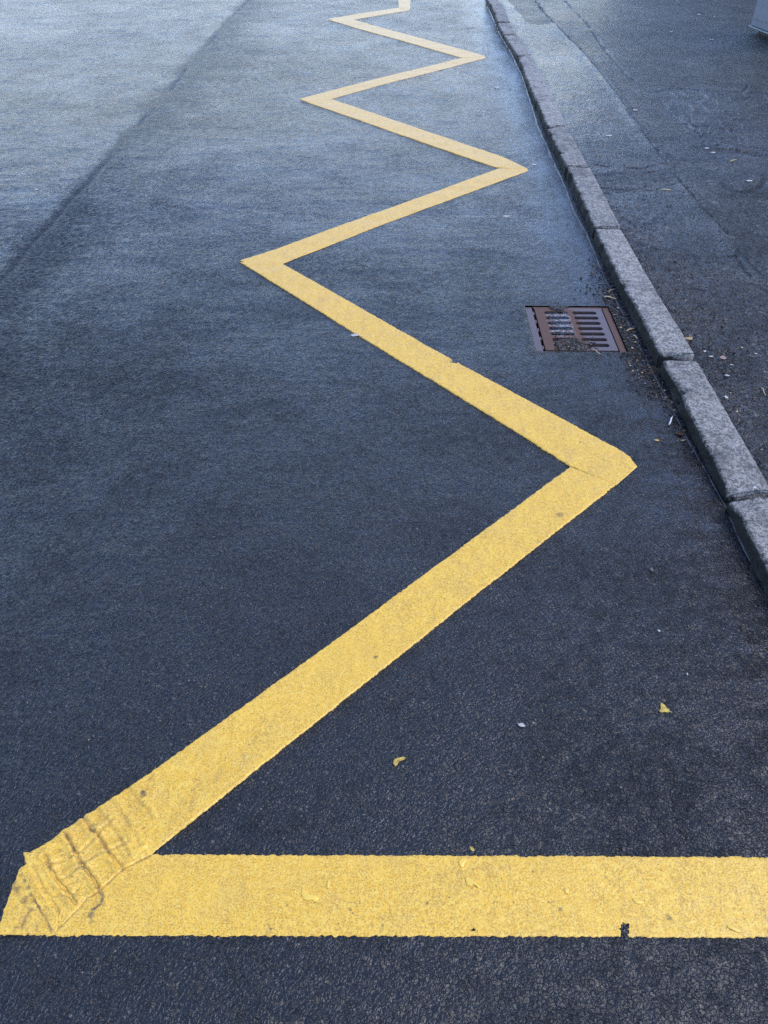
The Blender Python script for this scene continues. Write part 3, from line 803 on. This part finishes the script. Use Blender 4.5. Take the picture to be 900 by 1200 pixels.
# ================================================================== LITTER
def flake(outline, thick=.0008, curl=.004, seed=0, stem=None):
    """thin leaf or scrap: an outline in mm round its centre, domed and curled"""
    bm = bmesh.new(); pts = [Vector((a*.0016, b*.0016, 0)) for a, b in outline]
    c = bm.verts.new((0, 0, curl*.5)); ring0 = []; ring1 = []
    rnd = random.Random(seed)
    for p in pts:
        ring0.append(bm.verts.new((p.x*.55, p.y*.55, curl*.45+rnd.uniform(-.0006, .0006)+.0008)))
        ring1.append(bm.verts.new((p.x, p.y, rnd.uniform(.0006, curl*.8))))
    n = len(pts)
    for k in range(n):
        j = (k+1) % n
        bm.faces.new((c, ring0[k], ring0[j])); bm.faces.new((ring0[k], ring1[k], ring1[j], ring0[j]))
    bmesh.ops.solidify(bm, geom=bm.faces[:], thickness=thick)
    bmesh.ops.recalc_face_normals(bm, faces=bm.faces)
    return bm_mesh(bm)
def scrap_outline(r, seed, el=1.0, n=9):
    rnd = random.Random(seed)
    return [(r*el*rnd.uniform(.65, 1.1)*math.cos(2*math.pi*k/n), r*rnd.uniform(.65, 1.1)*math.sin(2*math.pi*k/n)) for k in range(n)]
def ground_at(p, z0):
    x, y = np.array([p.x]), np.array([p.y])
    return float(road_z(x, y)[0]) if z0 == 0 else (float(pave_z(x, y)[0]) if z0 == 1 else KZ+.003)
def put(name, me, mat, ppx, lvl, label, cat, rz=0, lift=.0015, group=None):
    p = P(ppx[0], ppx[1], 0 if lvl == 0 else KZ)
    o = link(name, me, mat); o.location = (p.x, p.y, ground_at(p, lvl)+lift); o.rotation_euler.z = rz
    tag(o, label, cat, group); return o
leafA = [(-7,-2),(-6,2),(-3,4.5),(1,5),(5,6.5),(7,5.5),(5.5,2.5),(2.5,1.5),(0,1),(-1.5,-1),(-2.5,-4),(-4.5,-6)]
leafB = [(-6.5,-3),(-4,-1),(-3.2,2.5),(-2.6,6),(-1.2,8),(1.2,6),(2.6,3),(3,.5),(5.4,-1),(5.2,-4.2),(2.4,-5.6),(0,-4.5),(-3,-5),(-5.5,-5)]
put('leaf', flake([(a*1.2, b*1.2) for a, b in leafA], .0008, .003, 3), M['leaf'], (468,893), 0, 'small curled yellow leaf on the asphalt in the wedge above the bottom bar', 'leaf')
lb = put('leaf', flake([(a*1.25, b*1.25) for a, b in leafB], .0008, .002, 4), M['leaf'], (778,831), 0, 'three-lobed yellow leaf with a stalk on dark asphalt at the right', 'leaf')
bm = bmesh.new(); bmesh.ops.create_cone(bm, segments=6, radius1=.0008, radius2=.0006, depth=.007, cap_ends=True, matrix=Matrix.Translation((.0115, -.008, .0014)) @ Matrix.Rotation(R(-40), 4, 'Z') @ Matrix.Rotation(R(90), 4, 'Y'))
link('stalk', bm_mesh(bm), M['leafpale'], lb)
put('leaf', flake([(-5,-.5),(-3,2),(0,2.6),(3.5,2),(6,0),(3,-2.2),(-1,-2.6)], .0008, .003, 5), M['leaf'], (769,517), 0, 'tiny oval yellow leaf on the asphalt right of the nearest zigzag point', 'leaf')
put('leaf', flake([(-6,0),(-3,2),(1,1.4),(5,2.2),(7,.5),(3,-1.6),(-2,-2)], .0008, .004, 6), M['leafpale'], (800,516), 0, 'pale leaf scrap in the gutter under a dark hole at the kerb', 'leaf')
put('paint_flake', flake([(-3.4,2.4),(-1,3),(2,1),(3.2,-1.6),(1.2,-2.8),(-1.5,-1.5)], .0012, .002, 8), M['leaf'], (553,995.5), 0, 'yellow paint flake on asphalt just above the bottom bar', 'paint flake')
put('leaf', flake(scrap_outline(7, 12, 1.7), .0008, .005, 12), M['leafbrown'], (797,508), 0, 'dark brown wet leaf clump against the kerb above the pale leaf scrap', 'leaf')
put('leaf', flake(scrap_outline(9, 13, 1.3), .0008, .006, 13), M['leafpale'], (808,394), 1, 'tan leaf scrap on the pavement behind the pitted kerb stone', 'leaf')
whites = [
 ((852,462), 1, 6.5, .7, 'small white paper scrap on the pavement beside the broad kerb stone'),
 ((884,573), 2, 5.0, 1.0, 'white triangular chip lying on the crumbled joint between two kerb stones'),
 ((878,211), 1, 10, 1.9, 'largest white scrap, on the dark broken pavement patch at the right'),
 ((827,408), 1, 5, 1.3, 'white crumb on the pavement by the narrow dark kerb joint'),
 ((834,415), 1, 4.5, 1.4, 'second white crumb just right of the narrow dark kerb joint'),
 ((858,425), 1, 4, 1.4, 'thin white sliver on the pavement right of the pink scrap'),
 ((853,436), 1, 5, 1.6, 'pale yellowish crumb on the muddy pavement below the pink scrap'),
 ((886,413), 1, 4, 1.0, 'lone white crumb on the near pavement at the right edge'),
 ((772,740), 0, 2.6, 1.0, 'round white speck on the near asphalt above the three-lobed leaf'),
 ((805,791), 0, 2.6, .6, 'narrow white speck on the asphalt up and right of the three-lobed leaf'),
 ((611,850), 0, 3.2, 2.0, 'tiny white sliver on the asphalt inside the wedge of the first arm'),
 ((626,193), 0, 8, 1.6, 'white blob on the road beyond the second right-hand zigzag point'),
 ((593,254), 0, 8, 1.6, 'pale crumb on the road below the second right-hand zigzag point'),
 ((416,393), 0, 7, 1.8, 'white chip at the lower edge of the second arm'),
 ((43,224), 0, 8, 1.4, 'white speck alone on the left lane beyond the joint'),
 ((714,159), 1, 9, 1.6, 'white scrap on the pavement between the kerb and the trench joint'),
 ((744,129), 1, 9, 1.5, 'white scrap on the trench joint of the pavement'),
 ((834,46), 1, 12, 1.6, 'white scrap on the far pavement left of the grey cabinet'),
 ((819,17), 1, 11, 1.3, 'white crumb by the dark hollow at the top right'),
 ((837,20), 1, 9, 1.3, 'smaller white crumb by the dark hollow nearer the grey cabinet'),
 ((787,37), 1, 10, 1.3, 'pale crumb alone on the far pavement'),
 ((582,103), 0, 12, 1.5, 'pale flat scrap on the road between the third zigzag point and the kerb'),
 ((829,171), 1, 7, 1.5, 'white crumb at the edge of the broken pavement patch'),
 ((836,176), 1, 8, 1.6, 'white crumb inside the broken pavement patch'),
]
for k, (q, lvl, r, el, lab) in enumerate(whites):
    o = scrap_outline(r, 40+k, el)
    if 'triangular' in lab: o = [(-5, -3.5), (0, -3.8), (5, -3.5), (2.4, .5), (0, 5), (-2.4, .5)]
    put('litter_scrap', flake(o, .0012, .004, 40+k), M['white'], q, lvl, lab, 'litter', rz=random.uniform(-.4, .4), lift=.002)
put('litter_scrap', flake(scrap_outline(8, 71, 1.3), .0012, .005, 71), M['pink'], (847,419), 1, 'pink scrap on the near pavement among white crumbs', 'litter')
# twigs
def twig(pts, r):
    bm = bmesh.new(); n = 6; rings = []
    pts = [Vector(p) for p in pts]
    for i, p in enumerate(pts):
        d = (pts[min(i+1, len(pts)-1)]-pts[max(i-1, 0)]).normalized(); s = d.cross(Vector((0, 0, 1))).normalized(); u = s.cross(d)
        rr = r*(1-.35*i/len(pts)); rings.append([bm.verts.new(p+(s*math.cos(2*math.pi*k/n)+u*math.sin(2*math.pi*k/n))*rr) for k in range(n)])
    for a, b in zip(rings[:-1], rings[1:]):
        for k in range(n): bm.faces.new((a[k], a[(k+1) % n], b[(k+1) % n], b[k]))
    bm.faces.new(rings[0][::-1]); bm.faces.new(rings[-1])
    return bm_mesh(bm)
twigs = [((734,389),(743,386), 'twig', 'short pale stick right of the drain grate', .0035, 'twig'),
 ((707,349),(722,352), 'twig', 'pale twig lying across the far corner of the drain frame', .003, 'twig'),
 ((712,343),(722,340), 'twig', 'thin twig in the gutter above the drain grate', .002, 'twig'),
 ((784,498),(788,489), 'white', 'short white stick in the gutter below the drain', .0028, 'white'),
 ((775,222),(786,222.5), 'twig', 'thin curved pale straw on the pavement by the cracked patch', .002, 'leafpale'),
 ((856,186),(864,184), 'twig', 'pale straw in the broken pavement patch', .002, 'leafpale'),
 ((742,394),(747,398), 'twig', 'small pale chip of wood between the drain and the kerb', .003, 'twig'),
 ((893,452),(898,461), 'twig', 'grey stalk on the near pavement at the right edge', .002, 'twig'),
 ((694,410),(703,416), 'twig', 'thin twig across the near rim of the drain grate', .002, 'twig')]
for (a, b, _, lab, r, mt) in twigs:
    lvl = 1 if (a[0]-b[0] != 0 and (lab.find('pavement') >= 0)) else 0
    pa, pb = P(*a, KZ*lvl), P(*b, KZ*lvl); L = pb-pa
    mid = [Vector((0, 0, 0)), L*.35+Vector((.002, .003, .002)), L*.7+Vector((-.001, .002, .001)), L]
    o = link('twig', twig(mid, r), M[mt]); o.location = (pa.x, pa.y, ground_at(pa, lvl)+r+.002)
    tag(o, lab, 'twig')
# a pebble
bm = bmesh.new(); bmesh.ops.create_icosphere(bm, subdivisions=3, radius=.006)
for v in bm.verts: v.co = v.co*(1+.25*mnoise.noise(v.co*180)); v.co.z *= .7
put('pebble', bm_mesh(bm), M['stone'], (763,668), 0, 'round grey pebble on the near asphalt below the zigzag point', 'pebble', lift=.003)

# crumbs and rotting leaf bits swept into the gutter round the drain: uncountable
def crumbs(n, fn, rmin, rmax, seed):
    rnd = random.Random(seed); vs_, fs, mi = [], [], []
    for _ in range(n):
        x, y, z = fn(rnd); r = rmin+(rmax-rmin)*rnd.random()**2.5; b = len(vs_)
        ax = rnd.uniform(0, 6.3); el = rnd.uniform(.25, 1)
        for dx, dy, dz in ((1,0,0),(-1,0,0),(0,1,0),(0,-1,0),(0,0,.7),(0,0,-.5)):
            ux, uy = dx*r, dy*r*el
            vs_.append((x+ux*math.cos(ax)-uy*math.sin(ax), y+ux*math.sin(ax)+uy*math.cos(ax), z+dz*r*rnd.uniform(.5, 1)))
        k = rnd.random(); m = 0 if k < .72 else (1 if k < .84 else (2 if k < .985 else 3))
        for t in ((0,2,4),(2,1,4),(1,3,4),(3,0,4),(2,0,5),(1,2,5),(3,1,5),(0,3,5)): fs.append(tuple(b+q for q in t)); mi.append(m)
    me = mesh_np(vs_, fs); return me, mi
def gut(rnd):
    y = rnd.triangular(1.8, 3.5, 2.75); kx_ = float(kerb_x(y)); x = kx_-abs(rnd.gauss(0, .055 if y > 2.3 else .02))-.004
    if rnd.random() < .16:                       # lodged on the silt in the grate
        u, v = rnd.triangular(.1, .75, .4), abs(rnd.gauss(0, .14)); x, y = gx0+DX0+u*gw, DY0+gy0+v*(gy1-gy0)
        return x, y, max(-.002, float(silt_h(np.array([x-DX0]), np.array([y-DY0]))[0]))
    if DX0 < x < DX1 and DY0 < y < DY1: x = min(DX1+rnd.random()*.05, kx_-.005)
    return x, y, float(road_z(np.array([x]), np.array([y]))[0])+.001
me, mi = crumbs(3200, gut, .0015, .008, 5)
o = link('gutter_debris', me, [M['dark'], M['leafbrown'], M['stone'], M['twig']], smooth=False); me.polygons.foreach_set('material_index', mi)
tag(o, kind='stuff', label='dark leaf crumbs and grit swept along the kerb by the drain', cat='debris')
def pavg(rnd):
    y = rnd.triangular(1.5, 5.0, 2.2); x = float(kerb_x(y))+KW+abs(rnd.gauss(0, .25))
    return x, y, float(pave_z(np.array([x]), np.array([y]))[0])+.001
me, mi = crumbs(2200, pavg, .0015, .005, 6)
o = link('pavement_grit', me, [M['dark'], M['stone'], M['stone'], M['leafpale']], smooth=False); me.polygons.foreach_set('material_index', mi)
tag(o, kind='stuff', label='loose grit scattered over the worn pavement by the kerb', cat='grit')

# paint blobs on the yellow bar
def drop(outline, h, seed):
    bm = bmesh.new(); n = len(outline); rings = []
    for s, z in ((1.0, 0), (.97, .35), (.86, .7), (.6, .95)):
        rings.append([bm.verts.new((a*.00125*s, b*.00125*s, h*z)) for a, b in outline])
    c = bm.verts.new((0, 0, h))
    for a, b in zip(rings[:-1], rings[1:]):
        for k in range(n): bm.faces.new((a[k], a[(k+1) % n], b[(k+1) % n], b[k]))
    for k in range(n): bm.faces.new((rings[-1][k], rings[-1][(k+1) % n], c))
    bm.faces.new(rings[0][::-1])
    bmesh.ops.recalc_face_normals(bm, faces=bm.faces)
    return bm_mesh(bm)
drops = [((363,1050), [(-13,9),(-10,11),(-5,5),(1,1.5),(8,1),(13,0),(14,-5),(10,-9),(4,-6),(-3,-7),(-9,-5),(-13,2)], 'smooth lying-boot shaped paint blob on the yellow bar, left of centre'),
 ((385,1036), [(-2,6),(1,7),(2.5,2),(1.5,-4),(-.5,-8),(-2.5,-3)], 'tiny upright paint blob on the yellow bar beside the boot-shaped one'),
 ((541,1011), [(-5,2),(0,6),(6,7),(7,2),(4,-2),(3,-7),(-2,-8),(-5,-3)], 'hooked paint blob at the upper edge of the yellow bar'),
 ((553,1035), [(-10,6),(-6,9),(-1,5),(6,0),(12,-7),(9,-8),(5,-4),(-2,-5),(-8,-4)], 'tapered paint blob in the middle of the yellow bar'),
 ((664,1044), [(-3,3),(2,5),(4,1),(2,-4),(-2,-4),(-4,0)], 'small ring-like paint blob right of centre on the yellow bar'),
 ((748,1056), [(-8,4),(-2,5),(6,1),(9,-1),(4,-4),(-4,-3),(-7,0)], 'flat paint blob above the notch of the yellow bar'),
 ((860,1088), [(-9,5),(-3,5),(6,0),(9,-5),(4,-5),(-4,-1),(-8,1)], 'faint long paint blob near the lower right end of the yellow bar')]
for k, (q, ol, lab) in enumerate(drops):
    p = P(*q); o = link('paint_blob', drop(ol, .0016, k), M['blob']); o.location = (p.x, p.y, float(road_z(np.array([p.x]), np.array([p.y]))[0])+T+.0004)
    tag(o, lab, 'paint blob', 'paint blobs on the yellow bar')

# ================================================================== GREY CABINET
p0 = P(879, 31, .095); p1 = P(900, 39.5, .095)          # lower edge of the steel face towards the road
cb = empty('street_cabinet', (p0.x, p0.y, KZ-.005), math.atan2(p1.y-p0.y, p1.x-p0.x))
tag(cb, 'grey painted steel street cabinet on a low plinth at the top right corner', 'cabinet')
bm = bmesh.new(); box(bm, 0, .9, 0, .42, .06, 1.15, .008); link('body', bm_mesh(bm), M['steel'], cb, smooth=False)
bm = bmesh.new(); box(bm, -.012, .912, -.012, .432, .045, .0585, .003); link('bottom_rim', bm_mesh(bm), M['steeledge'], cb, smooth=False)
bm = bmesh.new(); box(bm, .06, .84, .06, .38, -.06, .043, .004); link('plinth', bm_mesh(bm), M['plinth'], cb, smooth=False)
bm = bmesh.new(); box(bm, -.02, .92, -.02, .44, 1.152, 1.19, .01); link('lid', bm_mesh(bm), M['steel'], cb, smooth=False)
for k in range(2):
    bm = bmesh.new(); box(bm, .03+k*.43, .44+k*.43, -.006, -.0005, .12, 1.1, .002); d = link('door', bm_mesh(bm), M['steel'], cb, smooth=False)
    bm = bmesh.new(); box(bm, .39+k*.09-.02, .41+k*.09-.02, -.02, -.0065, .6, .72, .003); link('handle', bm_mesh(bm), M['black'], d, smooth=False)
for k in range(2):
    bm = bmesh.new(); box(bm, .40+k*.3, .52+k*.3, .004, .05, -.02, .0435, .004); link('foot', bm_mesh(bm), M['black'], cb, smooth=False)

# ================================================================== UNSEEN BUILDING, ADDED FOR ITS SHADE AND DARK REFLECTION ON THE PAVEMENT
def brick():
    t = NT('dark_brick'); br = t.n('ShaderNodeTexBrick'); t.l(t.vec((1, 1, 1), rot=(R(90), 0, R(90))), br.inputs['Vector'])
    br.inputs['Scale'].default_value = 4.4; br.inputs['Color1'].default_value = (.13, .055, .035, 1); br.inputs['Color2'].default_value = (.09, .045, .032, 1); br.inputs['Mortar'].default_value = (.16, .15, .13, 1)
    c = t.mix(t.math('MULTIPLY', t.noise(1.2, 4), .5), br.outputs['Color'], (.05, .035, .03))
    return t.setp(col=c, rough=.8, normal=t.bump(br.outputs['Fac'], -.4, .006))
M['brick'] = brick()
M['glass'] = simple('window_glass', (.02, .025, .03), .08, var=.1)
M['frame'] = simple('window_frame', (.55, .55, .53), .4)
M['slate'] = simple('slate_roof', (.05, .052, .06), .6, var=.3, scale=8)
bd = empty('added_shade_building', (9.0, 5.5, KZ-.02))
tag(bd, 'unseen dark brick building added to shade the pavement and darken its reflections', 'building')
bl, bh, bw = 34.0, 3.4, 8.0
bm = bmesh.new(); box(bm, 0, bw, 0, bl, -.1, bh); link('wall', bm_mesh(bm), M['brick'], bd, smooth=False)
bm = bmesh.new(); box(bm, -.04, -.002, .1, bl-.1, -.1, .45); link('plinth', bm_mesh(bm), M['plinth'], bd, smooth=False)
vs_ = [(-.3, -.3, bh+.002), (bw+.3, -.3, bh+.002), (bw+.3, bl+.3, bh+.002), (-.3, bl+.3, bh+.002), (bw/2, -.3, bh+2.6), (bw/2, bl+.3, bh+2.6)]
link('roof', mesh_np(vs_, [(0,3,2,1),(0,1,4),(2,3,5),(0,4,5,3),(1,2,5,4)]), M['slate'], bd, smooth=False)
for k in range(8):
    for z0 in (.9,):
        y0 = 1.5+k*4.1
        bm = bmesh.new()
        for (a, b, c, d) in ((0, 1.3, 0, .07), (0, 1.3, 1.43, 1.5), (0, .07, .07, 1.43), (1.23, 1.3, .07, 1.43), (.62, .68, .07, 1.43)): box(bm, -.03, -.002, y0+a, y0+b, z0+c, z0+d)
        f = link('window', bm_mesh(bm), M['frame'], bd, smooth=False)
        bm = bmesh.new(); box(bm, -.012, -.004, y0+.07, y0+1.23, z0+.07, z0+1.43); link('pane', bm_mesh(bm), M['glass'], f, smooth=False)
